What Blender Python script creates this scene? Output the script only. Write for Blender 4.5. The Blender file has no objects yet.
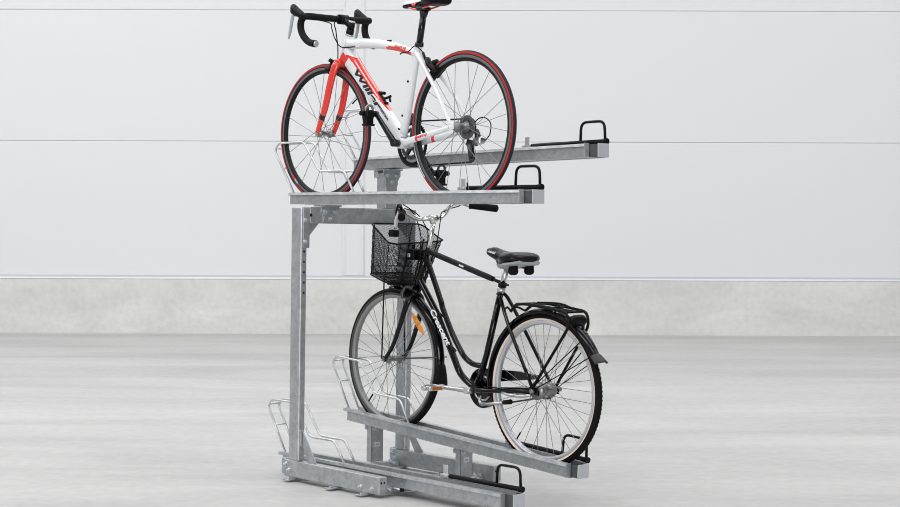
import bpy, bmesh, math, random
from mathutils import Vector, Matrix
random.seed(7)
V = Vector
sc = bpy.context.scene
C = sc.collection
PI = math.pi

# ------------------------------------------------------------------ frames
FPX, CX, CY = 1597.6, 450.0, 253.5
RX, RY, RZ = 0.0142833, 0.0146117, -0.8440357          # rack axes seen from the camera
Rrc = Matrix.Rotation(RX, 3, 'X') @ Matrix.Rotation(RY, 3, 'Y') @ Matrix.Rotation(RZ, 3, 'Z')
ORG = V((-5.183, 4.661, -1.197))
UP = V((0.0035, -0.01428, 1.0)).normalized()           # building vertical seen from the camera
FW = (V((0, 1, 0)) - UP * UP.y).normalized()
RT = FW.cross(UP)
Rcw = Matrix((RT, FW, UP))                              # camera axes -> world
CAM_H = 1.1973
CAM = V((0, 0, CAM_H))
W = (Matrix.Translation(CAM) @ Rcw.to_4x4() @ Rrc.to_4x4() @ Matrix.Translation(ORG))   # rack -> world

# ------------------------------------------------------------------ materials
def new_mat(name):
    m = bpy.data.materials.new(name); m.use_nodes = True
    nt = m.node_tree; b = nt.nodes['Principled BSDF']
    return m, nt, b
def plain(name, col, rough=.5, metal=0, coat=0, noise=0.0, nscale=40, spec=.5):
    m, nt, b = new_mat(name)
    b.inputs['Roughness'].default_value = rough; b.inputs['Metallic'].default_value = metal
    b.inputs['Specular IOR Level'].default_value = spec; b.inputs['Coat Weight'].default_value = coat; b.inputs['Coat Roughness'].default_value = .08
    if noise:
        tc = nt.nodes.new('ShaderNodeTexCoord'); n = nt.nodes.new('ShaderNodeTexNoise')
        n.inputs['Scale'].default_value = nscale; n.inputs['Detail'].default_value = 3
        r = nt.nodes.new('ShaderNodeValToRGB')
        r.color_ramp.elements[0].position = .3; r.color_ramp.elements[1].position = .7
        r.color_ramp.elements[0].color = tuple(c*(1-noise) for c in col)+(1,)
        r.color_ramp.elements[1].color = tuple(min(1, c*(1+noise)) for c in col)+(1,)
        nt.links.new(tc.outputs['Object'], n.inputs['Vector']); nt.links.new(n.outputs['Fac'], r.inputs['Fac'])
        nt.links.new(r.outputs['Color'], b.inputs['Base Color'])
    else:
        b.inputs['Base Color'].default_value = tuple(col)+(1,)
    return m
def galvanised():
    m, nt, b = new_mat('galvanised_steel')
    tc = nt.nodes.new('ShaderNodeTexCoord')
    v = nt.nodes.new('ShaderNodeTexVoronoi'); v.inputs['Scale'].default_value = 55
    n = nt.nodes.new('ShaderNodeTexNoise'); n.inputs['Scale'].default_value = 14; n.inputs['Detail'].default_value = 5
    mx = nt.nodes.new('ShaderNodeMix'); mx.data_type = 'FLOAT'; mx.inputs[0].default_value = .75
    r = nt.nodes.new('ShaderNodeValToRGB')
    r.color_ramp.elements[0].position = .3; r.color_ramp.elements[0].color = (.35, .368, .382, 1)
    r.color_ramp.elements[1].position = .72; r.color_ramp.elements[1].color = (.50, .52, .54, 1)
    sep = nt.nodes.new('ShaderNodeSeparateColor')
    for a_, b_ in ((tc.outputs['Object'], v.inputs['Vector']), (tc.outputs['Object'], n.inputs['Vector']),
                   (v.outputs['Color'], sep.inputs[0]), (sep.outputs[0], mx.inputs[2]), (n.outputs['Fac'], mx.inputs[3]),
                   (mx.outputs[0], r.inputs['Fac']), (r.outputs['Color'], b.inputs['Base Color'])):
        nt.links.new(a_, b_)
    b.inputs['Metallic'].default_value = .7; b.inputs['Roughness'].default_value = .42
    return m
def concrete(name, lo, hi, rough, stretch, bump, scale=1.0, spec=.5):
    m, nt, b = new_mat(name)
    tc = nt.nodes.new('ShaderNodeTexCoord'); mp = nt.nodes.new('ShaderNodeMapping'); mp.inputs['Scale'].default_value = stretch
    n1 = nt.nodes.new('ShaderNodeTexNoise'); n1.inputs['Scale'].default_value = .9*scale; n1.inputs['Detail'].default_value = 8; n1.inputs['Roughness'].default_value = .62; n1.inputs['Distortion'].default_value = .6
    n2 = nt.nodes.new('ShaderNodeTexNoise'); n2.inputs['Scale'].default_value = 14*scale; n2.inputs['Detail'].default_value = 6
    mx = nt.nodes.new('ShaderNodeMix'); mx.data_type = 'FLOAT'; mx.inputs[0].default_value = .3
    r = nt.nodes.new('ShaderNodeValToRGB')
    r.color_ramp.elements[0].position = .3; r.color_ramp.elements[0].color = lo+(1,)
    r.color_ramp.elements[1].position = .7; r.color_ramp.elements[1].color = hi+(1,)
    bp = nt.nodes.new('ShaderNodeBump'); bp.inputs['Strength'].default_value = bump; bp.inputs['Distance'].default_value = .01
    for a_, b_ in ((tc.outputs['Object'], mp.inputs['Vector']), (mp.outputs['Vector'], n1.inputs['Vector']), (tc.outputs['Object'], n2.inputs['Vector']),
                   (n1.outputs['Fac'], mx.inputs[2]), (n2.outputs['Fac'], mx.inputs[3]), (mx.outputs[0], r.inputs['Fac']),
                   (r.outputs['Color'], b.inputs['Base Color']), (n2.outputs['Fac'], bp.inputs['Height']), (bp.outputs['Normal'], b.inputs['Normal'])):
        nt.links.new(a_, b_)
    b.inputs['Roughness'].default_value = rough; b.inputs['Specular IOR Level'].default_value = spec
    return m
GALV = galvanised()
WIRE = plain('bright_zinc_wire', (.62, .63, .64), .33, .7)
SLIDE = plain('shaded_raw_slide', (.09, .097, .10), .5, .5, noise=.2)  # raw steel, with the shade of its recess darkened into the colour
BOLT = plain('zinc_bolt', (.55, .6, .64), .35, .8)
BLACKP = plain('black_powder_coat', (.0035, .0035, .004), .42, 0, 0, spec=.16)
BLACKG = plain('black_gloss_paint', (.0012, .0012, .002), .10, 0, .0, spec=.30)
RUBBER = plain('black_rubber', (.0055, .0055, .006), .7, spec=.12)
TYREG = plain('charcoal_tyre_tread', (.018, .021, .027), .65, spec=.2)
REDT = plain('red_tyre_band', (.40, .022, .022), .65, spec=.25)
HOLE = plain('dark_hole', (.004, .004, .004), .9)
WHITEP = plain('white_gloss_paint', (.70, .72, .74), .3, 0, .2)
REDP = plain('red_gloss_paint', (.72, .035, .022), .25, 0, .5)
INK = plain('black_lettering', (.01, .01, .012), .5)
WINK = plain('white_lettering', (.85, .87, .9), .5)
ALU = plain('brushed_aluminium', (.62, .62, .63), .28, .9)
CHROME = plain('chrome', (.74, .735, .715), .24, .95)
RIMG = plain('grey_rim', (.16, .165, .17), .4, .5)
RIMS = plain('silver_rim', (.50, .52, .55), .4, .5)
RIMF = plain('dull_silver_rim', (.27, .275, .28), .45, .5)
RIMB = plain('black_rim', (.004, .004, .0045), .4, 0, .0, spec=.25)
SPOKE = plain('steel_spoke', (.22, .22, .225), .4, .6)
CREAM = plain('pale_tan_sidewall', (.72, .61, .53), .7)
AMBERD = plain('dark_amber_reflector', (.42, .12, .01), .3)
ZINC = plain('smooth_zinc_plate', (.55, .57, .60), .5, .5)
AMBER = plain('amber_reflector', (.85, .30, .02), .25, 0, .5)
REDREF = plain('dark_red_reflector', (.05, .006, .006), .2, 0, .5)
LEATHER = plain('black_vinyl', (.003, .003, .0035), .28, 0, .0, spec=.3)
GREYV = plain('grey_vinyl', (.33, .35, .36), .45)
TAPE = plain('black_bar_tape', (.006, .006, .0065), .6, 0, 0, .35, 160, spec=.14)
CARBON = plain('black_carbon', (.006, .007, .012), .18, 0, 0, spec=.4)
STEELD = plain('dark_steel', (.07, .07, .073), .4, .7)
DARKC = plain('black_chain', (.012, .012, .012), .5, .2, spec=.3)
HUBG = plain('grey_hub_shell', (.27, .27, .275), .35, .85)
FLAP = plain('grey_rubber_flap', (.045, .045, .047), .65, spec=.3)
STICK = plain('pale_sticker', (.62, .64, .66), .5)
def wall_mat():
    m, nt, b = new_mat('white_metal_panel')
    b.inputs['Base Color'].default_value = (.725, .735, .748, 1); b.inputs['Roughness'].default_value = .5
    b.inputs['Specular IOR Level'].default_value = .3
    return m
WALL = wall_mat()
SEAM = plain('grey_joint', (.70, .71, .725), .6)
TRIMW = plain('white_flashing', (.84, .85, .86), .45)
TRIMB = plain('grey_drip_edge', (.50, .53, .58), .5)
PLINTH = concrete('plinth_concrete', (.55, .55, .533), (.76, .76, .742), .85, (1, 1, 2.2), .35, 1.1, .2)
FLOOR = concrete('floor_concrete', (.33, .33, .327), (.52, .518, .512), .5, (.30, 1.3, 1), .04, 1.1, .35)

# ------------------------------------------------------------------ mesh builder
def crom(pts, k=6):
    pts = [V(p) for p in pts]
    if len(pts) < 3 or k < 2: return pts
    out = []
    for i in range(len(pts)-1):
        p0 = pts[i-1] if i else pts[0]*2-pts[1]
        p1, p2 = pts[i], pts[i+1]
        p3 = pts[i+2] if i+2 < len(pts) else pts[-1]*2-pts[-2]
        for j in range(k):
            t = j/k
            out.append(.5*((2*p1)+(p2-p0)*t+(2*p0-5*p1+4*p2-p3)*t*t+(3*p1-p0-3*p2+p3)*t**3))
    out.append(pts[-1]); return out
def fillet(pts, r, k=5, closed=False):
    pts = [V(p) for p in pts]; out = []; n = len(pts)
    for i, p in enumerate(pts):
        if not closed and i in (0, n-1): out.append(p); continue
        a, b = pts[i-1], pts[(i+1) % n]
        da, db = a-p, b-p
        rr = min(r, da.length*.48, db.length*.48)
        s, e = p+da.normalized()*rr, p+db.normalized()*rr
        for j in range(k+1):
            t = j/k; out.append(s*(1-t)**2+p*2*t*(1-t)+e*t*t)
    return out
class MB:
    def __init__(s): s.v = []; s.f = []; s.m = []; s.sm = []
    def add(s, vs, fs, mi=0, smooth=False):
        o = len(s.v); s.v += [V(v) for v in vs]
        for i, f in enumerate(fs):
            s.f.append([o+k for k in f]); s.m.append(mi[i] if isinstance(mi, list) else mi); s.sm.append(smooth)
        return s
    def box(s, lo, hi, mi=0, M=None, bev=0):
        bm = bmesh.new(); bmesh.ops.create_cube(bm, size=1)
        lo, hi = V(lo), V(hi); c = (lo+hi)/2; d = hi-lo
        for v in bm.verts: v.co = V((v.co.x*d.x, v.co.y*d.y, v.co.z*d.z))+c
        if bev: bmesh.ops.bevel(bm, geom=bm.edges[:]+bm.verts[:], offset=min(bev, min(abs(x) for x in d)*.45), segments=3, affect='EDGES', profile=.5)
        if M: bmesh.ops.transform(bm, matrix=M, verts=bm.verts)
        bm.verts.index_update()
        s.add([v.co.copy() for v in bm.verts], [[v.index for v in f.verts] for f in bm.faces], mi); bm.free(); return s
    def prism(s, poly, d0, d1, axis='y', mi=0):
        """poly of (u,v) extruded along an axis; u,v are the other two axes in xyz order"""
        def P(u, w, d): return V((d, u, w)) if axis == 'x' else V((u, d, w)) if axis == 'y' else V((u, w, d))
        n = len(poly); vs = [P(u, w, d0) for u, w in poly]+[P(u, w, d1) for u, w in poly]
        ar = sum(poly[i][0]*poly[(i+1) % n][1]-poly[(i+1) % n][0]*poly[i][1] for i in range(n))
        fs = [list(range(n)), list(range(2*n-1, n-1, -1))]+[[i, n+i, n+(i+1) % n, (i+1) % n] for i in range(n)]
        if (ar > 0) != (axis == 'y'): fs = [f[::-1] for f in fs]
        return s.add(vs, fs, mi)
    def tube(s, pts, r, n=10, mi=0, k=0, side=None, oval=None, closed=False, cb=None, cap=True, sq=1):
        """swept tube. r: number or list; side: lateral reference axis; oval=(lateral, other) factors or list; cb(i,j)->material"""
        pts = [V(p) for p in pts]
        if k and not isinstance(r, (list, tuple)): pts = crom(pts, k)
        elif k:
            q = crom([V((a, 0, 0)) for a in r], k); pts = crom(pts, k); r = [x.x for x in q]
        m = len(pts); R_ = list(r) if isinstance(r, (list, tuple)) else [r]*m
        T = []
        for i in range(m):
            a = pts[i-1] if (i or closed) else pts[0]; b = pts[(i+1) % m] if (i < m-1 or closed) else pts[-1]
            d = b-a
            T.append(d.normalized() if d.length > 1e-9 else V((0, 0, 1)))
        if side is None:
            ref = V((0, 0, 1)) if abs(T[0].z) < .9 else V((1, 0, 0))
            u = (ref-T[0]*ref.dot(T[0])).normalized()
        rings = []
        for i in range(m):
            t = T[i]
            if side is not None:
                S = V(side); u = (S-t*S.dot(t)); u = u.normalized() if u.length > 1e-4 else V((0, 0, 1))
            else:
                u = (u-t*u.dot(t)).normalized()
            w = t.cross(u)
            o = oval if oval is None or not isinstance(oval, list) else oval[i]
            ou, ow = o if o else (1, 1)
            cs = [(math.copysign(abs(math.cos(2*PI*j/n))**sq, math.cos(2*PI*j/n)), math.copysign(abs(math.sin(2*PI*j/n))**sq, math.sin(2*PI*j/n))) for j in range(n)]
            rings.append([pts[i]+u*(cx_*R_[i]*ou)+w*(cy_*R_[i]*ow) for cx_, cy_ in cs])
        vs = [p for rg in rings for p in rg]; fs = []; ms = []
        for i in range(m if closed else m-1):
            i2 = (i+1) % m
            for j in range(n):
                j2 = (j+1) % n
                fs.append([i*n+j, i*n+j2, i2*n+j2, i2*n+j]); ms.append(cb(i/(m-1), j/n) if cb else mi)
        s.add(vs, fs, ms, True)
        if cap and not closed:
            s.add(rings[0], [list(range(n-1, -1, -1))], cb(0, .25) if cb else mi)
            s.add(rings[-1], [list(range(n))], cb(1, .25) if cb else mi)
        return s
    def lathe(s, prof, c=(0, 0, 0), axis='y', n=32, mi=0, smooth=True, a0=0, a1=2*PI, closed_prof=False, cb=None):
        """prof: list of (r, along-axis)"""
        c = V(c); full = abs(a1-a0-2*PI) < 1e-6; m = n if full else n+1
        def P(r, h, a):
            x, y = r*math.cos(a), r*math.sin(a)
            return c+(V((h, x, y)) if axis == 'x' else V((x, h, y)) if axis == 'y' else V((x, y, h)))
        k = len(prof); vs = [P(r, h, a0+(a1-a0)*i/n) for i in range(m) for r, h in prof]; fs = []; ms = []
        for i in range(n):
            i2 = (i+1) % m
            for j in range(k if closed_prof else k-1):
                j2 = (j+1) % k
                fs.append([i*k+j, i*k+j2, i2*k+j2, i2*k+j]); ms.append(cb(i/n, j) if cb else (mi[j] if isinstance(mi, list) else mi))
        s.add(vs, fs, ms, smooth)
        if not full and closed_prof:
            q = mi[0] if isinstance(mi, list) else mi
            s.add(vs[:k], [list(range(k))], q); s.add(vs[-k:], [list(range(k-1, -1, -1))], q)
        return s
    def cyl(s, a, b, r, n=12, mi=0, r2=None):
        return s.tube([a, b], [r, r if r2 is None else r2], n, mi)
    def loft(s, rings, mi=0, cap=True, smooth=True, cb=None):
        n = len(rings[0]); m = len(rings); fs = []; ms = []
        for i in range(m-1):
            for j in range(n):
                fs.append([i*n+j, i*n+(j+1) % n, (i+1)*n+(j+1) % n, (i+1)*n+j]); ms.append(cb(i, j) if cb else mi)
        s.add([p for r in rings for p in r], fs, ms, smooth)
        if cap:
            s.add(rings[0], [list(range(n-1, -1, -1))], ms[0]); s.add(rings[-1], [list(range(n))], ms[-1])
        return s
    def build(s, name, mats, parent=None, weld=False):
        me = bpy.data.meshes.new(name)
        me.from_pydata([tuple(v) for v in s.v], [], s.f)
        for m in (mats if isinstance(mats, (list, tuple)) else [mats]): me.materials.append(m)
        me.polygons.foreach_set('material_index', s.m); me.polygons.foreach_set('use_smooth', s.sm)
        bm = bmesh.new(); bm.from_mesh(me)
        bmesh.ops.remove_doubles(bm, verts=bm.verts, dist=1e-6)
        bmesh.ops.recalc_face_normals(bm, faces=bm.faces)
        bm.to_mesh(me); bm.free(); me.update()
        o = bpy.data.objects.new(name, me); C.objects.link(o)
        if parent: o.parent = parent
        return o
def copy_part(src, parent, M=None):
    o = src.copy(); C.objects.link(o); o.parent = parent
    if M is not None: o.matrix_local = M
    return o
def thing(name, label, cat, M):
    o = bpy.data.objects.new(name, None); o.empty_display_size = .1; C.objects.link(o)
    o.matrix_world = M; o['label'] = label; o['category'] = cat; return o
def text_part(name, body, size, mat, parent, M, depth=.0006, shear=0.0, bold=0.0, space=1.0):
    cu = bpy.data.curves.new(name, 'FONT'); cu.body = body; cu.size = size; cu.extrude = depth; cu.shear = shear; cu.offset = bold
    cu.space_character = space; cu.align_x = 'CENTER'; cu.align_y = 'CENTER'
    t = bpy.data.objects.new('tmp', cu); C.objects.link(t)
    me = bpy.data.meshes.new_from_object(t.evaluated_get(bpy.context.evaluated_depsgraph_get()))
    bpy.data.objects.remove(t); me.materials.clear(); me.materials.append(mat); me.name = name
    o = bpy.data.objects.new(name, me); C.objects.link(o); o.parent = parent; o.matrix_local = M; return o
def basis(o, x, y, z=None):
    x = V(x).normalized(); y = V(y); y = (y-x*x.dot(y)).normalized(); z = x.cross(y)
    return Matrix(((x.x, y.x, z.x, o[0]), (x.y, y.y, z.y, o[1]), (x.z, y.z, z.z, o[2]), (0, 0, 0, 1)))
def structure(o): o['kind'] = 'structure'; return o

# ------------------------------------------------------------------ setting
def camray(px, py): return Rcw @ V(((px-CX)/FPX, 1, -(py-CY)/FPX))
d = camray(450, 334.5); WALL_Y = d.y*(-CAM_H/d.z)
def wall_z(py, px=450, y=None):
    d = camray(px, py); return CAM_H+d.z*((y or WALL_Y)/d.y)
def wall_x(px, py=150):
    d = camray(px, py); return d.x*(WALL_Y/d.y)
ROTW = Matrix.Translation((0, WALL_Y, 0)) @ Matrix.Rotation(math.radians(-.35), 4, 'Z')
HALF = 24.0
fl = MB(); fl.box((-HALF, -12, -.2), (HALF, WALL_Y+1.0, 0)); structure(fl.build('floor', FLOOR))
zp = wall_z(278.8); zj1 = wall_z(141.8); zj2 = wall_z(10.2); pw = zj2-zj1; zj0 = zp+.022
wl = MB(); g = .0032
for z0, z1 in ((zj0, zj1), (zj1, zj2), (zj2, zj2+pw), (zj2+pw, zj2+2*pw), (zj2+2*pw, zj2+3*pw)):
    wl.box((-HALF, .03, z0+g), (HALF, .2, z1-g), 0, None, .006)
wl.box((-HALF, .04, zj0), (HALF, .22, zj2+3*pw), 1)
o = structure(wl.build('wall_back', [WALL, SEAM])); o.matrix_world = ROTW
pl = MB(); pl.box((-HALF, 0, -.05), (HALF, .3, zp-.012), 0, None, .008); o = structure(pl.build('baseboard_back', PLINTH)); o.matrix_world = ROTW
t1 = MB(); t1.box((-HALF, -.004, zp-.012), (HALF, .1, zp+.008), 0, None, .002); t1.box((-HALF, .016, zp+.008), (HALF, .06, zp+.030), 1, None, .001)
o = structure(t1.build('trim_1', [TRIMW, TRIMB])); o.matrix_world = ROTW
xa, xb = wall_x(342.6), wall_x(364.6)
t2 = MB(); t2.box((xa, .018, zj0+.01), (xb, .06, zj2+3*pw), 0, None, .004)
for x0, x1 in ((xa, xa+.03), (xb-.045, xb-.012)):
    t2.box((x0, .010, zj0+.01), (x1, .03, zj2+3*pw), 0, None, .003)
    zz = wall_z(272)
    while zz < zj2+3*pw:
        t2.cyl(((x0+x1)/2, .0115, zz), ((x0+x1)/2, .004, zz), .011, 8, 1); zz += wall_z(238.5)-wall_z(272)
o = structure(t2.build('trim_2', [WALL, SEAM])); o.matrix_world = ROTW

# ------------------------------------------------------------------ bicycle rack
rack = thing('bicycle_rack', 'two-tier galvanised steel bicycle rack holding the two bikes on the grey concrete floor', 'bicycle rack', W)
NB = -.165          # near face of the near post
def hexbolt(parent, p, dirn, r=.011, h=.009, name='bolt'):
    m = MB(); p = V(p); dv = V(dirn).normalized()
    m.cyl(p-dv*.002, p+dv*.002, r*1.3, 12); m.cyl(p, p+dv*h, r, 6); m.cyl(p+dv*h*.9, p+dv*(h+.007), r*.5, 8)
    return m.build(name, BOLT, parent)
def make_foot(b0, near):
    m = MB()
    a0, a1, z0, z1 = (-1.045, -.3245, .0125, .0915) if near else (-1.040, -.280, .0125, .0915)
    m.box((a0, b0, z0), (a1, b0+.047, z1), 0, None, .004)
    if near:
        for y in (.012, .030): m.cyl((a1-.001, b0+y, .066), (a1+.0012, b0+y, .066), .0048, 10, 1)
    else:
        for y in (.012, .030): m.cyl((a1-.001, b0+y, .066), (a1+.0012, b0+y, .066), .0048, 10, 1)
    f = m.build('foot_beam', [GALV, HOLE], rack)
    e = MB(); e.box((-1.072 if near else -1.058, b0+.002, .022), (-1.040, b0+.046, .097), 0, None, .006); e.build('end_plate', GALV, f)
    for a, z in ((-1.03, .07), (-1.005, .043)): hexbolt(f, (a, b0, z), (0, -1, 0), .010)
    for a in (-.455, -.372): hexbolt(f, (a, b0, .035), (0, -1, 0), .009)
    for a in (-.985, -.655, -.43):
        t = MB(); t.box((a-.022, b0-.038, .000), (a+.022, b0+.05, .0065), 0, None, .002); t.cyl((a, b0-.018, .006), (a, b0-.018, .012), .006, 6, 1); t.box((a-.022, b0+.004, .0066), (a+.022, b0+.043, .0125))
        t.build('anchor_plate', [GALV, BOLT], f)
    return f
def make_post(b0):
    m = MB(); m.box((-1.014, b0, .0915), (-.9335, b0+.037, 1.300), 0, None, .008)
    for i in range(5): m.cyl((-.935, b0+.019, 1.088-.049*i), (-.9325, b0+.019, 1.088-.049*i), .0055, 10, 1)
    p = m.build('post', [GALV, HOLE], rack)
    b = MB(); b.box((-.9335, b0+.009, 1.105), (-.9285, b0+.047, 1.298), 0, None, .0015); b.build('bracket_plate', GALV, p)
    hexbolt(p, (-.9285, b0+.022, 1.236), (1, 0, 0)); hexbolt(p, (-.9285, b0+.022, 1.135), (1, 0, 0))
    hexbolt(p, (-1.014, b0+.018, 1.236), (-1, 0, 0), .008); hexbolt(p, (-1.014, b0+.018, 1.135), (-1, 0, 0), .008)
    gs = MB(); gs.prism([(-.9335, .176), (-.880, .0915), (-.820, .0915), (-.824, .104), (-.9335, .242)], b0+.019, b0+.025, 'y'); gs.build('gusset', GALV, p)
    s_ = MB(); s_.box((-.9335, b0+.006, .165), (-.927, b0+.017, .240), 0, None, .002)
    s_.build('base_bracket', [GALV, HOLE], p)
    return p
for b0, near in ((NB, True), (.495, False)):
    make_foot(b0, near); make_post(b0)
m = MB(); m.box((-1.0, -.118, 1.222), (-.9285, .493, 1.301), 0, None, .005)
m.cyl((-.929, -.112, 1.262), (-.9277, -.112, 1.262), .008, 12, 1)
m.cyl((-.929, .235, 1.262), (-.9265, .235, 1.262), .011, 16, 0)
beam = m.build('cross_beam', [GALV, HOLE], rack)
for b0, b1, s in ((-.118, -.055, 1), (.493, .43, -1)):
    g_ = MB()
    vs = [(b0, 1.222), (b1, 1.222), (b0, 1.155)] if s > 0 else [(b1, 1.222), (b0, 1.222), (b0, 1.155)]
    g_.prism(vs, -.948, -.942, 'x'); g_.build('gusset', GALV, beam)
def bracket(bc, z0, parent):
    """bolted plate that carries an upper tray on the +a face"""
    m = MB()
    poly = [(bc-.055, z0+.078), (bc+.052, z0+.078), (bc+.052, z0+.05), (bc+.035, z0+.028), (bc+.035, z0+.004), (bc-.040, z0+.004), (bc-.040, z0+.030), (bc-.055, z0+.052)]
    m.prism(poly, -.9285, -.921, 'x'); m.box((-.99, bc-.05, z0+.078), (-.90, bc+.05, z0+.085), 0, None, .001)
    o = m.build('tray_bracket', GALV, parent)
    for y, z in ((-.03, .054), (.030, .054), (.0, .022)): hexbolt(o, (-.921, bc+y, z0+z), (1, 0, 0), .012)
    return o
bracket(0.0, 1.226, rack)
# riser that lifts the far upper tray
m = MB(); m.box((-1.0, .345, 1.3012), (-.9285, .418, 1.478), 0, None, .004); m.box((-1.012, .335, 1.455), (-.985, .43, 1.492), 0, None, .002)
riser = m.build('riser', GALV, rack)
bracket(.38, 1.412, riser)

def make_tray(b0, zt0, slope, depth, a0, a1, aend, dh, dw, sz, pad, wall0, trough):
    """a tray: local x = a, y = b, z up from the tray's top edge"""
    root_m = Matrix.Translation((0, b0, zt0)) @ Matrix.Rotation(-math.atan(slope), 4, 'Y')
    h = depth; t = .003
    hi = trough
    prof = [(-.0655, -.012), (-.0610, 0), (-.033, 0), (-.033, -hi+t), (.033, -hi+t), (.033, 0), (.0610, 0), (.0655, -.012),
            (.063, -.0135), (.0585, -t), (.036, -t), (.036, -hi), (-.036, -hi), (-.036, -t), (-.0585, -t), (-.063, -.0135)]
    m = MB(); m.prism(prof, a0, a1, 'x')
    for s in (-1, 1):
        y0, y1 = sorted((s*.0555, s*.0525)); m.box((a0+wall0, y0, -h), (a1-.002, y1, -.002)); y0, y1 = sorted((s*.0355, s*.0565)); m.box((a0+wall0, y0, -h), (a1-.002, y1, -h+.003))
    for s in (-1, 1):
        m.box((a1-.003, .0365 if s > 0 else -.0632, -h), (a1+.003, .0632 if s > 0 else -.0365, .003), 0)
        m.cyl((a0+.026, s*.0355, -.028), (a0+.026, s*.046, -.028), .009, 6)
    tr = m.build('tray', GALV, rack); tr.matrix_local = root_m
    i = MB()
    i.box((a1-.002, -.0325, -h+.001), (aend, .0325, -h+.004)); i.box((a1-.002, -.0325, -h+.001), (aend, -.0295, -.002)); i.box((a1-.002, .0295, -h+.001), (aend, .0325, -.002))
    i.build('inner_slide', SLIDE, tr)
    e = MB(); e.box((aend-.002, -.034, -h-.001), (aend+.003, .034, .001), 0, None, .001); e.build('end_cap', ZINC, tr)
    # wheel holder of bent wire
    wh = MB()
    side = [(-1.178, -.004), (-1.345, .212), (-1.31, .247), (-1.105, .247), (-.978, .102), (-.782, .102), (-.704, -.004)]
    for y in (-.031, .031):
        wh.tube(fillet([V((a+dw*(.62 if a < -1.2 else 1), y, z*(1 if a < -1.0 else sz))) for a, z in side], .026, 5), .0055, 8)
    for a, z in ((-1.338, .222), (-1.277, .1245)): wh.cyl((a+dw*.65, -.031, z), (a+dw*.65, .031, z), .0042, 8)
    if pad: wh.box((-.905, -.033, .093), (-.835, .033, .0985), 0, None, .002)
    wh.build('wheel_holder', WIRE, tr)
    r = MB(); r.tube([(.004+dh, .043, .013), (.462+dh, .043, .013)], .0105, 14); r.tube([(.445+dh, .043, .013), (.466+dh, .043, .013)], .0135, 14)
    r.build('grip_bar', BLACKP, tr)
    hd = MB(); hd.tube(fillet([V((.306+dh, .043, .018)), V((.310+dh, .043, .102)), V((.448+dh, .043, .102)), V((.453+dh, .043, .018))], .034, 6), .0062, 10)
    hd.build('pull_handle', BLACKP, tr)
    p = MB(); p.box((-.052+dh, .033, .001), (.004+dh, .056, .018), 0, None, .001); p.box((-.052+dh, .052, .017), (-.022+dh, .055, .056), 0, None, .001); p.cyl((-.037+dh, .0521, .040), (-.037+dh, .0505, .040), .006, 8); p.cyl((-.014+dh, .033, .011), (-.014+dh, .028, .011), .007, 6)
    p.build('stop_bracket', WIRE, tr)
    return tr
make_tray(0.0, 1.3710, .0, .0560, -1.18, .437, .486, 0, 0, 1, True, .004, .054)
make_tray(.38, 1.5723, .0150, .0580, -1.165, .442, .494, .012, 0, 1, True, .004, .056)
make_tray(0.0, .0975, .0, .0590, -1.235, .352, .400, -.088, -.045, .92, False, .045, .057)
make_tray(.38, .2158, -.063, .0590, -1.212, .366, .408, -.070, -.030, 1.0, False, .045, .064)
# stands below the raised lower tray
for a, z0, z1 in ((-1.012, .037, .2195), (-.347, .037, .1775)):
    m = MB()
    m.box((a-.035, .342, z0), (a, .345, z1)); m.box((a-.003, .342, z0), (a, .418, z1)); m.box((a-.035, .415, z0), (a, .418, z1))
    m.box((a-.044, .334, z1-.022), (a-.030, .342, z1-.002)); m.box((a-.036, .336, z1-.004), (a+.005, .424, z1), 0)
    s_ = m.build('tray_stand', GALV, rack)
    l = MB(); l.box((a, .363, z0+.075), (a+.0008, .397, z0+.098)); l.box((a+.0006, .370, z0+.082), (a+.0012, .390, z0+.090), 1); l.build('label', [STICK, GREYV], s_)
    hexbolt(s_, (a, .357, z1-.016), (1, 0, 0), .009); hexbolt(s_, (a, .403, z1-.014), (1, 0, 0), .007)
for a in (-.990, -.37):
    m = MB(); m.box((a-.02, NB+.048, .010), (a+.02, .494, .0368), 0, None, .004)
    c_ = m.build('connecting_bar', GALV, rack)
    for b in (-.085, .458): hexbolt(c_, (a+.02, b, .025), (1, 0, 0), .009); hexbolt(c_, (a-.008, b, .0368), (0, 0, 1), .010)
    k = MB(); k.cyl((a+.02, -.06, .030), (a+.060, -.048, .030), .007, 10); k.cyl((a+.058, -.049, .030), (a+.070, -.045, .030), .010, 12, 1); k.build('levelling_screw', [BOLT, BLACKP], c_)
    f_ = MB(); f_.box((a-.035, .44, .0), (a+.05, .494, .012), 0, None, .003); f_.build('corner_bracket', BOLT, c_)

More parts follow.
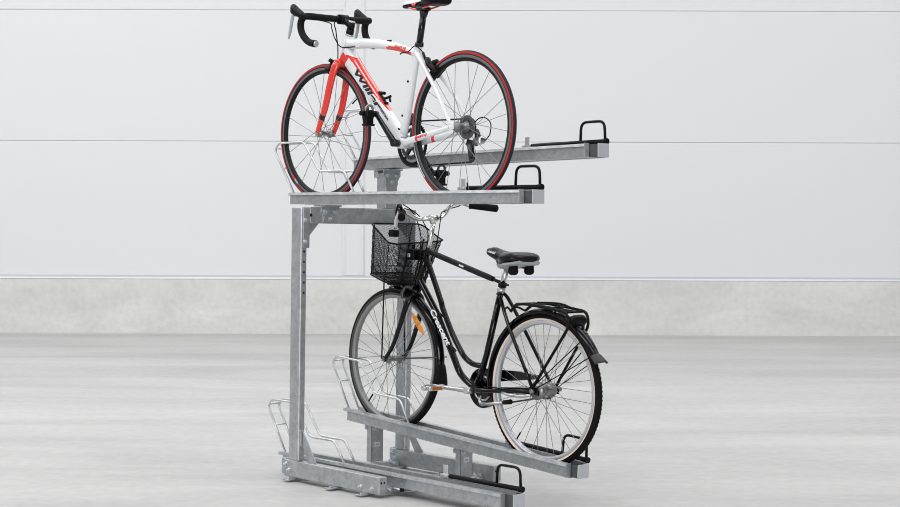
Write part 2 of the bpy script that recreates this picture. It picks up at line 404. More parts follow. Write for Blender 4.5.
# ------------------------------------------------------------------ bicycle helpers
def bike_matrix(hub, lean, yaw, pitch):
    ax = V((yaw, 1, lean)).normalized(); y = -ax
    x = V((-1, 0, 0)); x = (x-y*x.dot(y)).normalized(); z = x.cross(y)
    c, s = math.cos(pitch), math.sin(pitch)
    X, Z = x*c+z*s, z*c-x*s
    return W @ Matrix(((X.x, y.x, Z.x, hub[0]), (X.y, y.y, Z.y, hub[1]), (X.z, y.z, Z.z, hub[2]), (0, 0, 0, 1)))
def torus_prof(R0, r, n=14, flat=1.0): return [(R0+r*math.cos(2*PI*i/n), r*math.sin(2*PI*i/n)*flat) for i in range(n)]
def spokes(parent, n, rh, hw, rr, cross, rad, ang0=0.0):
    """laced spokes, each an object of its own sharing one mesh per length"""
    base = None
    for i in range(n):
        side = 1 if i % 2 else -1; k = i//2
        a = ang0+2*PI*i/n
        dirn = 1 if k % 2 else -1
        ah = a+dirn*cross
        p = V((math.cos(ah)*rh, side*hw, math.sin(ah)*rh)); q = V((math.cos(a)*rr, side*.003, math.sin(a)*rr))
        L = (q-p).length
        if base is None:
            mb = MB(); mb.tube([(0, 0, 0), (0, 0, 1)], 1, 6); me0 = mb.build('spoke', SPOKE, parent); o = me0; base = me0
        else:
            o = base.copy(); C.objects.link(o); o.parent = parent
        z = (q-p).normalized(); x = z.orthogonal().normalized(); y = z.cross(x)
        o.matrix_local = Matrix(((x.x*rad, y.x*rad, z.x*L, p.x), (x.y*rad, y.y*rad, z.y*L, p.y), (x.z*rad, y.z*rad, z.z*L, p.z), (0, 0, 0, 1)))

# ================================================================== white road bicycle
HA = (.014, 0.0, 1.6525)
A = thing('road_bicycle', 'white and red road bicycle with drop handlebar parked on the near upper tray', 'bicycle', bike_matrix(HA, .0156, -.0012, 0))
AF = V((.990, 0, .005)); WSTEER = math.radians(2.6)
def road_wheel(front):
    wname = 'wheel'
    m = MB(); m.cyl((0, -.05, 0), (0, .05, 0), .0045, 10) if front else m.cyl((0, -.066, 0), (0, .066, 0), .0045, 10)
    if front: m.lathe([(.008, -.047), (.016, -.040), (.022, -.034), (.022, -.030), (.013, -.026), (.012, 0), (.013, .026), (.022, .030), (.022, .034), (.016, .040), (.008, .047)], n=20)
    else: m.lathe([(.010, -.06), (.024, -.022), (.026, -.018), (.017, -.012), (.016, .02), (.024, .030), (.025, .035), (.018, .045), (.010, .058)], n=20)
    hub = m.build('hub', HUBG, None)
    w = bpy.data.objects.new(wname, None); C.objects.link(w); w.parent = A; w.location = AF if front else (0, 0, -.004); w.rotation_euler = (0, 0, WSTEER if front else 0)
    hub.parent = w
    n = 16
    t = MB(); pr = torus_prof(.3213, .0118, n)
    def cb(u, j):
        th = abs(((j+.5)/n*360+180) % 360-180)
        if (j+.5)/n < .5 and (front and 310 < u*360 < 327 or not front and 317 < u*360 < 349):
            return 2 if 82 < th < 106 and not front else 0
        return 1 if 60 < th < 104 else 0
    n = 24; pr = torus_prof(.3213, .0118, n)
    t.lathe(pr, n=120, closed_prof=True, cb=cb); t.build('tyre', [TYREG, REDT, plain('pale_tyre_label', (.5, .52, .56), .5)], w)
    rm = MB()
    prof = [(.3145, -.0095), (.3135, -.0100), (.302, -.0098), (.288, -.0065), (.2855, 0), (.288, .0065), (.302, .0098), (.3135, .0100), (.3145, .0095)]
    def cr(u, j):
        deg = u*360
        near = j >= 5
        if near and j == 6 and front:
            if 314 < deg < 319: return 2
            if 308 < deg < 314: return 3
        return 1 if j in (1, 6) else 0
    rm.lathe(prof, n=120, closed_prof=True, cb=cr); rm.build('rim', [RIMB, RIMG, REDP, RIMS], w)
    vl = MB(); a = math.radians(147 if front else -97)
    vl.cyl(V((math.cos(a), 0, math.sin(a)))*.287, V((math.cos(a), 0, math.sin(a)))*.243, .0034, 8); vl.build('valve', RUBBER, w)
    if front: spokes(w, 20, .021, .032, .287, .9, .0013)
    else: spokes(w, 24, .023, .030, .287, 1.1, .0013, .1)
    return w
road_wheel(True); rw = road_wheel(False)
# frame
BB = V((.393, 0, -.063))
HT0, HT1 = V((.845, 0, .338)), V((.800, 0, .458))
fm = MB()
fm.tube([HT0, HT0.lerp(HT1, .5), HT1], [.0215, .0195, .0195], 20, 0, side=(0, 1, 0))
fm.tube([(.800, 0, .416), (.72, 0, .414), (.60, 0, .404), (.50, 0, .388), (.42, 0, .371), (.318, 0, .339)], [.0245, .0225, .0205, .0185, .0170, .0150], 40, 0, 16, (0, 1, 0), (1.0, 1.06),
        cb=lambda t, j: 1 if (.575 < t < .965 and (-.01 if t > .62 else .04) < j < .36) else 0)
dt0 = V((.815, 0, .374)); dt1 = V((.405, 0, -.045))
def dcb(t, j):
    # j: 0 = left side, .25 = lower / outer side depending on winding, .75 opposite
    up = dflag(j)
    if t < .085: return 0 if up > .15 and t < .02+.10*up else 1
    if t < .14 and up > .3: return 0 if t < .02+.10*up else 1
    if up > .40+max(0, t-.50)*2.6 and t < .76:
        return 0 if .13 < t < .58 and math.cos(2*PI*j) > 0 and .74 < up < .83 else 1
    return 0
def dflag(j): return -math.sin(2*PI*j)
DTR = [.0425, .0395, .0367, .0350, .0340, .0335, .0335, .0333, .0325, .0317, .0309, .0301, .0290]
def dtr(t): k = min(int(t*12), 11); return DTR[k]+(DTR[k+1]-DTR[k])*(t*12-k)
fm.tube([dt0.lerp(dt1, i/140) for i in range(141)], [dtr(i/140) for i in range(141)], 72, 0, 0, (0, 1, 0), (.72, 1.0), cb=dcb, sq=.62)
fm.tube([(.405, 0, -.03), (.365, 0, .098), (.330, 0, .240), (.303, 0, .348), (.295, 0, .372)], [.0205, .0185, .0175, .0185, .0185], 20, 0, 4, (0, 1, 0), (.9, 1.05))
fm.cyl((BB.x, -.036, BB.z), (BB.x, .036, BB.z), .0235, 20)
for s in (1, -1):
    fm.tube([(.306, s*.010, .345), (.255, s*.022, .300), (.136, s*.046, .176), (.035, s*.060, .040), (.008, s*.063, .006)], [.0125, .0115, .0095, .0085, .008], 14, 0, 4)
    fm.tube([(.375, s*.022, -.062), (.330, s*.036, -.058), (.18, s*.055, -.036), (.030, s*.063, -.010), (.0, s*.064, -.004)], [.0165, .0150, .0125, .0105, .0085], 16, 0, 20, (0, 1, 0), (.8, 1.1),
            cb=lambda t, j: 1 if .385 < t < .408 or .80 < t < .822 else 0)
    fm.prism([(-.014, -.016), (.022, -.018), (.024, .014), (.002, .018), (-.014, .006)], s*.066-.003, s*.066+.003, 'y')
fm.cyl((.222, -.03, .272), (.222, .03, .272), .007, 10)
frame = fm.build('frame', [WHITEP, REDP], A)
# lettering along the down tube, on its left face
ddir = (dt1-dt0).normalized(); dup = V((-ddir.z, 0, ddir.x)) * (1 if -ddir.z < 0 else -1)
yl = .0250
mid = V((.641, yl+.0006, .204))
text_part('lettering', 'Wilier', .042, INK, frame, basis(mid, ddir, V((-.7, 0, .7))) @ Matrix.Diagonal((2.25, 1, 1, 1)), .0006, .32, .0018, 1.05)
text_part('lettering', 'TRIESTINA', .017, INK, frame, basis(V((.515, .0245, .078)), ddir, V((-.7, 0, .7))), .0006, .2, .0004, 1.1)
tdir = V((-1, 0, -.19))
text_part('lettering', 'izoard xp', .022, REDP, frame, basis(V((.405, .0182, .374)), tdir, (-.19, 0, 1)), .0006, .3, .0002)
text_part('lettering', 'izoard xp', .020, REDP, frame, basis(V((.20, .0645, -.036)), (-1, .06, .17), (.17, 0, 1)), .0006, .3, .0002)
for x, y, z in ((.392, .004, .062), (.418, .006, .002), (.350, .0155, .214)):
    m = MB(); m.cyl((x, y, z), (x, .0195 if y > .01 else y+.012, z), .0055, 8)
    if y < .01: m.cyl((x-.012, y+.006, z-.003), (x+.006, y+.006, z+.001), .0048, 8)
    m.build('bottle_bolt', BLACKP, frame)
m = MB()
m.tube([(.604, 0, .170), (.560, 0, .128)], .007, 8); m.tube([(.596, .0, .172), (.575, 0, .176), (.535, 0, .172)], .0075, 8, 0, 3); m.tube([(.575, 0, .166), (.553, 0, .152), (.530, 0, .118)], .009, 8, 0, 3)
m.tube([(.556, .0, .146), (.520, 0, .150), (.492, 0, .156)], .0065, 8, 0, 3); m.tube([(.500, 0, .15), (.494, 0, .130)], .005, 8); m.box((.520, -.012, .106), (.550, .012, .132), 0, None, .003)
m.build('bottle_mount', BLACKP, frame)
m = MB(); m.tube([(.368, .0175, .345), (.392, .0180, .346), (.404, .0175, .340)], .0032, 6, 0, 4); m.build('cable_stop', BLACKP, frame)
m = MB(); m.box((.490, -.006, .401), (.516, .006, .414), 0, None, .003); m.build('cable_guide', BLACKP, frame)
# fork
fk = MB()
for s in (1, -1):
    fk.tube([(.846, s*.012, .338), (.862, s*.034, .318), (.884, s*.046, .240), (.918, s*.050, .130), (.952, s*.050, .062), (.984, s*.050, .006)], [.020, .0205, .0200, .0182, .0155, .0115], 18, 0, 20, (0, 1, 0), (.66, 1.12),
            cb=lambda t, j: 1 if .705 < t < .772 else 0)
    fk.prism([(.975, -.012), (.994, -.012), (.996, .012), (.978, .016)], s*.050-.003, s*.050+.003, 'y', 2)
fk.tube([(.852, -.03, .326), (.849, 0, .340), (.852, .03, .326)], .0205, 14, 0, 3)
fk.tube([(.853, 0, .318), (.842, 0, .345)], [.021, .0215], 18)
fk.build('fork', [REDP, INK, ALU], A)
# headset, stem
m = MB(); m.cyl(HT1, HT1+V((-.010, 0, .028)), .0185, 18); m.cyl(HT1+V((-.001, 0, .002)), HT1+V((-.003, 0, .007)), .021, 18, 1); m.cyl(HT1+V((-.009, 0, .026)), HT1+V((-.020, 0, .060)), .0175, 18)
m.cyl(HT1+V((-.02, 0, .06)), HT1+V((-.022, 0, .066)), .0165, 18, 1)
m.tube([(.784, 0, .500), (.815, 0, .520), (.846, 0, .536)], [.017, .015, .017], 14); m.cyl((.848, -.024, .537), (.848, .024, .537), .0235, 18)
m.box((.866, -.018, .522), (.876, .018, .552), 1, None, .003)
m.build('stem', [BLACKP, ALU], A)
hb = MB()
def adj(p):
    p = V(p); k = max(0, -p.y/.2); return p+V((.020*k, 0, .012*k))
def bar(s): return [adj(p) for p in [(.848, s*.02, .537), (.850, s*.12, .537), (.852, s*.165, .537), (.868, s*.188, .539), (.890, s*.196, .538), (.910, s*.199, .520), (.913, s*.200, .492), (.902, s*.200, .462), (.876, s*.200, .434), (.842, s*.200, .414), (.797, s*.200, .404)]]
hb.tube([adj((.848, -.09, .537)), (.848, 0, .537), (.848, .09, .537)], .0150, 14)
for s in (1, -1):
    hb.tube(bar(s)[:None if s > 0 else 10], [.0155, .016]+[.0165]*(9 if s > 0 else 8), 14, 0, 5); s > 0 and hb.cyl(adj((.799, s*.2, .4045)), adj((.790, s*.2, .4030)), .0135, 14, 1)
hb.build('handlebar', [TAPE, ALU], A)
for s in (1, -1):
    hd = MB()
    hd.tube([adj(p) for p in ((.892, s*.198, .538), (.925, s*.199, .556), (.952, s*.199, .572), (.968, s*.199, .588), (.962, s*.199, .600))], [.0165, .0190, .0195, .0180, .010], 14, 0, 4)
    hd.tube([adj(p) for p in ((.945, s*.199, .560), (.978, s*.199, .572), (.984, s*.199, .570))], [.017, .014, .008], 12, 0, 3)
    o = hd.build('brake_hood', BLACKP, A)
    lv = MB(); lv.tube([adj(p) for p in ((.962, s*.203, .566), (.972, s*.206, .535), (.980, s*.207, .500), (.992, s*.206, .465), (1.002, s*.205, .444))], [.008, .0085, .0080, .0070, .0045], 10, 0, 4, (0, 1, 0), (.75, 1.3))
    lv.build('brake_lever', GREYV, o)
for pts in ([(.878, .15, .530), (.884, .05, .520), (.893, .032, .495), (.870, .03, .446), (.826, .026, .404), (.722, .022, .398)],
            [(.87, -.15, .530), (.872, .02, .53), (.868, .026, .48), (.862, .02, .41), (.872, .012, .34)]):
    m = MB(); m.tube(pts, .0027, 8, 0, 6); m.build('cable', RUBBER, A)
m = MB(); m.cyl((.722, .022, .398), (.700, .021, .398), .0045, 8); m.build('cable_end', WHITEP, A)
# brakes
m = MB()
m.tube([(.872, 0, .338), (.905, .0, .344), (.918, .015, .332), (.914, .026, .312)], [.009, .012, .011, .008], 10, 0, 3)
m.tube([(.895, 0, .345), (.910, -.02, .330), (.908, -.026, .312)], [.010, .010, .008], 10, 0, 3)
m.tube([(.905, .018, .342), (.918, .026, .352)], .008, 10); m.tube([(.90, .03, .325), (.912, .04, .310), (.925, .04, .318)], .006, 8, 0, 3)
for s in (1, -1): m.box((.888, s*.0175-.0045, .298), (.938, s*.0175+.0045, .311), 0, Matrix.Translation((.913, 0, .3045)) @ Matrix.Rotation(math.radians(0), 4, 'Y') @ Matrix.Translation((-.913, 0, -.3045)), .003)
m.cyl((.93, 0, .345), (.865, 0, .333), .005, 8)
o = m.build('brake_caliper', BLACKP, A); o.matrix_local = Matrix.Translation((.895, 0, .318)) @ Matrix.Scale(1.22, 4) @ Matrix.Translation((-.905, 0, -.326))
m = MB()
m.tube([(.222, 0, .276), (.212, .018, .300), (.190, .030, .282), (.172, .026, .258)], [.011, .012, .012, .009], 10, 0, 3)
m.tube([(.222, 0, .276), (.205, -.02, .295), (.178, -.026, .262)], [.011, .011, .009], 10, 0, 3)
m.tube([(.246, .012, .330), (.222, .02, .302)], .0055, 8); m.tube([(.196, .034, .280), (.162, .036, .268), (.150, .036, .252)], .0065, 8, 0, 3)
Mb = Matrix.Translation((.176, 0, .258)) @ Matrix.Rotation(math.radians(35), 4, 'Y')
for s in (1, -1): m.box((-.026, s*.0175-.0055, -.010), (.034, s*.0175+.0055, .009), 0, Mb, .003)
o = m.build('brake_caliper', BLACKP, A); o.matrix_local = Matrix.Translation((.186, 0, .268)) @ Matrix.Scale(1.18, 4) @ Matrix.Translation((-.192, 0, -.272))
m = MB(); m.tube([(.246, .012, .330), (.262, .02, .352), (.29, .028, .368), (.33, .024, .352), (.355, .018, .345)], .0024, 8, 0, 5); m.build('cable', RUBBER, A)
# seat post and saddle
m = MB(); m.tube([(.294, 0, .366), (.261, 0, .520)], .0150, 16); m.tube([(.265, 0, .498), (.258, 0, .528)], [.016, .022], 14); m.cyl((.296, 0, .368), (.2925, 0, .384), .0195, 16); m.box((.270, -.008, .366), (.285, .008, .386), 0, None, .002)
m.box((.240, -.027, .524), (.285, .027, .541), 0, None, .005); m.build('seat_post', CARBON, A)
def saddle(prof, wf, topf, botf, xs, n=20, ex=.55):
    rings = []
    for x in xs:
        w, zt, zb = wf(x), topf(x), botf(x); rg = []
        for j in range(n):
            a = 2*PI*j/n; cx_, sz = math.cos(a), math.sin(a)
            yy = w*math.copysign(abs(cx_)**ex, cx_); zz = (zt+zb)/2+(zt-zb)/2*math.copysign(abs(sz)**.8, sz)
            rg.append(V((x, yy, zz)))
        rings.append(rg)
    return rings
def lin(tab):
    def f(x):
        for (x0, v0), (x1, v1) in zip(tab, tab[1:]):
            if x0 <= x <= x1 or (x1 is tab[-1][0] and x > x1) :
                t = (x-x0)/(x1-x0); t = min(max(t, 0), 1); return v0+(v1-v0)*t
        return tab[0][1] if x < tab[0][0] else tab[-1][1]
    return f
xs = [.402-.0138*i for i in range(21)]
wfA = lin([(.120, .030), (.130, .055), (.155, .066), (.19, .062), (.24, .038), (.29, .024), (.36, .019), (.39, .016), (.402, .007)])
tpA = lin([(.12, .590), (.16, .592), (.22, .580), (.30, .577), (.37, .577), (.392, .572), (.402, .560)])
btA = lin([(.12, .546), (.16, .538), (.20, .540), (.25, .545), (.30, .545), (.37, .545), (.392, .546), (.402, .551)])
m = MB(); m.loft(saddle(None, wfA, tpA, btA, xs), cb=lambda i, j: 0 if (0 if i < 12 else 2 if i < 15 else 3) <= j <= (9 if i < 12 else 7 if i < 15 else 6) else 1)
sd = m.build('saddle', [WHITEP, BLACKP], A)
m = MB()
for s in (1, -1):
    m.tube([(.365, s*.006, .553), (.335, s*.016, .542), (.30, s*.020, .534), (.24, s*.021, .534), (.19, s*.026, .541), (.155, s*.034, .560)], .0042, 8, 0, 4)
m.build('saddle_rail', REDP, sd)
for x, z in ((.30, .553),):
    m = MB(); m.tube([(x+.012, .0262, z+.004), (x, .027, z-.003), (x-.012, .031, z+.004)], .005, 8, 0, 3); m.build('saddle_badge', REDP, sd)
# crankset
ct = V((.505, 0, .072)); cd = ct-BB
def crank(s, mat):
    m = MB(); a = BB+V((0, s*.060, 0)); b = BB+cd*s+V((0, s*.074, 0))
    m.tube([a, a.lerp(b, .3), a.lerp(b, .7), b], [.0185, .0165, .0140, .0130], 14, 0, 3, (0, 1, 0), (.55, 1.0)); m.cyl(a-V((0, s*.03, 0)), a+V((0, s*.012, 0)), .0165, 16); m.cyl(b-V((0, s*.006, 0)), b+V((0, s*.008, 0)), .0135, 14)
    return m.build('crank_arm', mat, A)
crank(1, CARBON); crank(-1, CARBON)
def ring(R0, y, n):
    m = MB(); prof = [(R0, y-.0018), (R0, y+.0018), (R0-.016, y+.0018), (R0-.016, y-.0018)]
    m.lathe(prof, BB, 'y', n, closed_prof=True, smooth=False)
    for i in range(n):
        a = 2*PI*i/n; p = BB+V((math.cos(a)*R0, y, math.sin(a)*R0)); q = BB+V((math.cos(a)*(R0+.005), y, math.sin(a)*(R0+.005)))
        m.tube([p, q], [.003, .0015], 5)
    for i in range(5):
        a = 2*PI*i/5+.35; p = BB+V((0, y-.003, 0)); q = BB+V((math.cos(a)*(R0-.008), y, math.sin(a)*(R0-.008)))
        m.tube([p, q], [.015, .008], 8, 0, 0, (0, 1, 0), (.35, 1))
    return m
ring(.101, -.047, 50).build('chainring', BLACKP, A); ring(.070, -.039, 34).build('chainring', STEELD, A)
def road_pedal(s):
    p = BB+cd*s; m = MB(); zc = p.z
    m.cyl((p.x, s*.072, zc), (p.x, s*.160, zc), .0065, 10)
    m.cyl((p.x, s*.088, zc), (p.x, s*.148, zc), .0135, 14); m.box((p.x-.013, s*.120-.022, zc-.052), (p.x+.013, s*.120+.022, zc-.010), 0, None, .006)
    m.box((p.x-.018, s*.120-.022, zc-.020), (p.x+.016, s*.120+.022, zc+.016), 0, None, .006); m.box((p.x-.016, s*.120-.027, zc-.056), (p.x+.018, s*.120+.027, zc-.046), 0, None, .004)
    m.tube(fillet([V((p.x-.004, s*.098, zc+.004)), V((p.x-.008, s*.103, zc+.037)), V((p.x-.008, s*.137, zc+.037)), V((p.x-.004, s*.142, zc+.004))], .02, 4), .0058, 8, 1)
    m.cyl((p.x, s*.150, zc), (p.x, s*.166, zc), .011, 12)
    m.build('pedal', [BLACKP, STEELD if s < 0 else HUBG], A)
road_pedal(1); road_pedal(-1)
# drivetrain
m = MB()
for i, r in enumerate((.053, .048, .043, .039, .035, .031, .028, .025, .023)):
    y = -.024-.0036*i
    m.lathe([(r, y-.0009), (r, y+.0009), (r-.012, y+.0009), (r-.012, y-.0009)], n=28, closed_prof=True, smooth=False)
m.lathe([(.021, -.058), (.021, -.024)], n=20); m.build('cassette', plain('grey_sprocket_steel', (.17, .17, .175), .35, .8), rw)
jl, ju = V((-.006, -.049, -.136)), V((.006, -.049, -.075))
m = MB()
m.tube([(-.01, -.068, -.012), (-.016, -.074, -.040), (-.008, -.070, -.066)], [.011, .014, .013], 12, 0, 3); m.box((-.046, -.092, -.078), (-.004, -.058, -.044), 1, None, .008); m.cyl((-.03, -.095, -.060), (-.03, -.055, -.060), .014, 12, 1)
m.box((-.012, -.084, -.085), (.022, -.056, -.058), 0, None, .006); m.tube([(-.035, -.075, -.05), (-.068, -.072, -.060)], [.007, .004], 8)
for yy in (-.057, -.042): m.tube([ju+V((0, yy+.049, 0)), jl+V((0, yy+.049, 0))], .0135, 12, 0, 0, (0, 1, 0), (.14, 1))
for c_ in (jl, ju): m.lathe([(.019, -.003), (.019, .003), (.006, .004), (.006, -.004)], c_, 'y', 16, closed_prof=True, mi=0)
m.build('derailleur', [STEELD, ALU], A)
m = MB(); m.tube([(.03, -.064, -.03), (.000, -.07, .016), (-.03, -.07, .036), (-.070, -.07, .036), (-.103, -.07, .010), (-.098, -.07, -.035), (-.070, -.072, -.060)], .0026, 8, 0, 6); m.build('cable', RUBBER, A)
def chain(parent, pts, w=.0035, h=.0042, mat=DARKC):
    m = MB(); m.tube(pts, 1, 6, 0, 0, (0, 1, 0), (w, h), closed=True); return m.build('chain', mat, parent)
R1, R2 = .103, .036
top_a, top_b = [], []
pts = [BB+V((math.cos(a)*R1, -.047, math.sin(a)*R1)) for a in [math.radians(100-10*i) for i in range(0, 20)]]
pts += [V((jl.x+.004, -.049, jl.z-.019)), V((jl.x-.018, -.049, jl.z-.004)), V((jl.x-.008, -.049, jl.z+.018)), V((ju.x+.010, -.047, ju.z-.018)), V((ju.x+.019, -.046, ju.z)), V((ju.x+.008, -.044, ju.z+.02))]
pts += [V((math.cos(a)*R2, -.042, math.sin(a)*R2)) for a in [math.radians(-90-15*i) for i in range(12)]]
chain(A, pts)
m = MB(); m.box((.335, -.053, .03), (.40, -.047, .055), 0, None, .002); m.box((.345, -.043, .03), (.41, -.038, .055), 0, None, .002); m.tube([(.372, -.022, .07), (.372, -.045, .045)], .009, 10); m.build('derailleur', STEELD, A)

# ================================================================== black city bicycle
HB = (.149, .38, .4915)
B = thing('city_bicycle', 'black low step-through city bicycle with wire front basket parked on the raised lower tray', 'bicycle', bike_matrix(HB, .005, .0005, .0478))
RW0 = V((-.015, 0, .002)); FW0 = V((1.041, 0, .019))
def city_wheel(front):
    w = bpy.data.objects.new('wheel', None); C.objects.link(w); w.parent = B; w.location = FW0 if front else RW0; w.scale = (1.022, 1, 1.022) if front else (1, 1, 1)
    n = 18; t = MB(); pr = torus_prof(.3245, .0178, n)
    def cb(u, j):
        th = abs(((j+.5)/n*360+180) % 360-180); return 1 if 92 < th < 168 else 0
    t.lathe(pr, n=110, closed_prof=True, cb=cb)
    if not front:
        for i in range(110):
            for s in (1, -1):
                a = 2*PI*(i+.5*(s > 0))/110; th = math.radians(32)*s
                Rr = .3245+.0178*math.cos(th); c_ = V((math.cos(a)*Rr, .0178*math.sin(th), math.sin(a)*Rr))
                e = V((math.cos(a), .4*s, math.sin(a))).normalized()
                t.cyl(c_-e*.002, c_+e*.0009, .0042, 5)
    t.build('tyre', [RUBBER, CREAM if not front else plain('grey_brown_sidewall', (.075, .07, .065), .7, spec=.2)], w)
    rm = MB(); prof = [(.3110, -.0130), (.3105, -.0140), (.299, -.0135), (.2945, -.009), (.2930, 0), (.2945, .009), (.299, .0135), (.3105, .0140), (.3110, .0130), (.302, 0)]
    rm.lathe(prof, n=110, closed_prof=True); rm.build('rim', RIMF if front else RIMS, w)
    h = MB()
    if front:
        h.cyl((0, -.068, 0), (0, .068, 0), .005, 10); h.lathe([(.008, -.05), (.017, -.045), (.022, -.036), (.022, -.032), (.0125, -.026), (.0125, .026), (.022, .032), (.022, .036), (.017, .045), (.008, .05)], n=20)
        h.cyl((0, .060, 0), (0, .072, 0), .009, 6); h.cyl((0, -.060, 0), (0, -.072, 0), .009, 6)
        h.build('hub', HUBG, w)
    else:
        h.cyl((0, -.085, 0), (0, .085, 0), .006, 10)
        h.lathe([(.014, -.055), (.030, -.048), (.036, -.038), (.036, -.033), (.028, -.028), (.027, .020), (.036, .026), (.036, .032), (.026, .040), (.040, .044), (.040, .054), (.016, .058)], n=24)
        h.cyl((0, .07, 0), (0, .088, 0), .010, 6); h.cyl((0, -.07, 0), (0, -.098, 0), .011, 12)
        h.build('hub', HUBG, w)
    spokes(w, 36, .021 if front else .034, .034 if front else .029, .2945, .85 if front else .75, .00125, .07)
    if front:
        m = MB(); p = V((.924, 0, .254))-FW0; q = V((.827, 0, .158))-FW0
        m.tube([p.lerp(q, i/8)+V((-.02, 0, .02))*0 for i in range(9)], [.004, .010, .0145, .0165, .017, .0165, .0145, .010, .004], 12, 0, 0, (0, 1, 0), (.35, 1.0)); m.build('spoke_reflector', AMBER, w)
        m = MB(); a = math.radians(-52); u = V((math.cos(a), 0, math.sin(a))); m.cyl(u*.291, u*.245, .004, 8); m.build('valve', RUBBER, w)
    else:
        m = MB(); a = math.radians(-56); u = V((math.cos(a), 0, math.sin(a))); m.cyl(u*.291, u*.255, .0035, 8); m.build('valve', RUBBER, w)
    return w
fw_ = city_wheel(True); city_wheel(False)
BBb = V((.430, 0, -.049))
fm = MB()
fm.tube([(.890, 0, .376), (.858, 0, .470), (.829, 0, .562)], .0185, 18, 0, 0, (0, 1, 0)); fm.cyl((.833, 0, .548), (.824, 0, .576), .0225, 18); fm.cyl((.889, 0, .380), (.898, 0, .350), .0225, 18)
fm.tube([(.832, 0, .535), (.817, 0, .518), (.713, 0, .343), (.693, 0, .302), (.625, 0, .200), (.568, 0, .132), (.525, 0, .090), (.479, 0, .067), (.440, 0, .061), (.393, 0, .062)], .0135, 16, 0, 5, (0, 1, 0))
fm.tube([(.872, 0, .428), (.866, 0, .420), (.753, 0, .296), (.721, 0, .257), (.655, 0, .160), (.599, 0, .078), (.559, 0, .020), (.520, 0, -.012), (.470, 0, -.036), (.430, 0, -.049)], .0160, 16, 0, 5, (0, 1, 0))
fm.tube([BBb, (.372, 0, .118), (.295, 0, .423)], .0148, 16, 0, 0, (0, 1, 0))
fm.cyl((BBb.x, -.036, BBb.z), (BBb.x, .036, BBb.z), .0215, 18)
fm.tube([(.727, 0, .284), (.697, 0, .262)], .007, 10); fm.tube([(.632, 0, .135), (.590, 0, .108)], .007, 10)
for s in (1, -1):
    fm.tube([(.302, s*.014, .405), (.275, s*.022, .392), (.19, s*.043, .270), (.005, s*.062, .018)], [.0085, .0085, .0085, .0075], 12, 0, 3)
    fm.tube([(.43, s*.022, -.050), (.37, s*.040, -.047), (.20, s*.056, -.026), (.0, s*.064, -.004)], [.0125, .0115, .0105, .009], 12, 0, 3)
    fm.prism([(-.04, -.016), (.022, -.016), (.022, .016), (-.02, .016), (-.04, .004)], s*.064-.003, s*.064+.003, 'y')
frB = fm.build('frame', BLACKG, B)
td = (V((.612, 0, .129))-V((.769, 0, .309))).normalized(); nrm = V((-td.z, 0, td.x)); nrm = nrm if nrm.x < 0 else -nrm
text_part('lettering', 'Crescent', .044, WINK, frB, basis(V((.692, .0168, .218)), td, nrm) @ Matrix.Diagonal((1.32, 1, 1, 1)), .0008, .35, .0010, .95)
fk = MB()
fk.tube([(.895, 0, .352), (.888, 0, .372)], .018, 14)
for s in (1, -1):
    fk.tube([(.893, s*.012, .356), (.896, s*.036, .335), (.906, s*.052, .290), (.942, s*.056, .190), (.986, s*.058, .090), (1.040, s*.060, .019)], [.0165, .016, .0150, .0130, .0110, .009], 14, 0, 5, (0, 1, 0), (.75, 1.1))
    fk.prism([(1.032, .008), (1.050, .008), (1.052, .034), (1.034, .034)], s*.060-.003, s*.060+.003, 'y')
fk.build('fork', BLACKG, B)
# mudguards
def guard(c, R0, a0, a1, hw=.027, dep=.022):
    m = MB(); k = 9; pr = []
    for i in range(k):
        a = PI*i/(k-1); pr.append((R0-dep+dep*math.sin(a), -hw*math.cos(a)))
    for i in range(k-1, -1, -1):
        a = PI*i/(k-1); pr.append((R0-.002-dep+dep*math.sin(a), -(hw-.002)*math.cos(a)))
    m.lathe(pr, c, 'y', 60, closed_prof=True, a0=a0, a1=a1); return m
g1 = guard(RW0, .366, math.radians(-12), math.radians(152)).build('mudguard', BLACKG, B)
m = MB(); a0 = math.radians(150)
def flap(c, R0, a, length, flare, mat, parent):
    rings = []
    for i in range(5):
        t = i/4; aa = a+length*t; rad = R0+flare*t
        hw = .028+.012*t
        p = c+V((math.cos(aa)*rad, 0, math.sin(aa)*rad)); er = V((math.cos(aa), 0, math.sin(aa)))
        rings.append([p+V((0, hw*math.cos(PI*j/8), 0))-er*(.020-.022*math.sin(PI*j/8)) for j in range(9)]+[p+V((0, (hw-.004)*math.cos(PI*j/8), 0))-er*(.024-.022*math.sin(PI*j/8)) for j in range(8, -1, -1)])
    m = MB(); m.loft(rings); return m.build('mud_flap', mat, parent)
flap(RW0, .367, math.radians(147), math.radians(7.5), .020, FLAP, g1)
m = MB(); m.box((-.235, -.006, .290), (-.225, .006, .315), 0, None, .002); m.tube([(-.255, 0, .268), (-.300, 0, .215)], .012, 8); m.box((-.252, -.012, .262), (-.232, .012, .284), 0, None, .003); m.build('guard_fitting', BLACKP, g1)
g2 = guard(FW0, .366, math.radians(84), math.radians(181), .024).build('mudguard', BLACKG, B)
flap(FW0, .366, math.radians(178), math.radians(15), .020, RUBBER, g2)
for s in (1, -1):
    m = MB(); m.tube([(1.034, s*.070, .020), (.684, s*.030, .068)], .0026, 8); m.build('guard_stay', STEELD, g2)
    m = MB(); m.tube([(-.01, s*.072, .02), (-.250, s*.030, .248)], .0028, 8); m.build('guard_stay', BLACKP, g1)
    m = MB(); m.tube([(-.02, s*.072, .01), (-.302, s*.030, .182)], .0024, 8); m.build('guard_stay', BLACKP, g1)
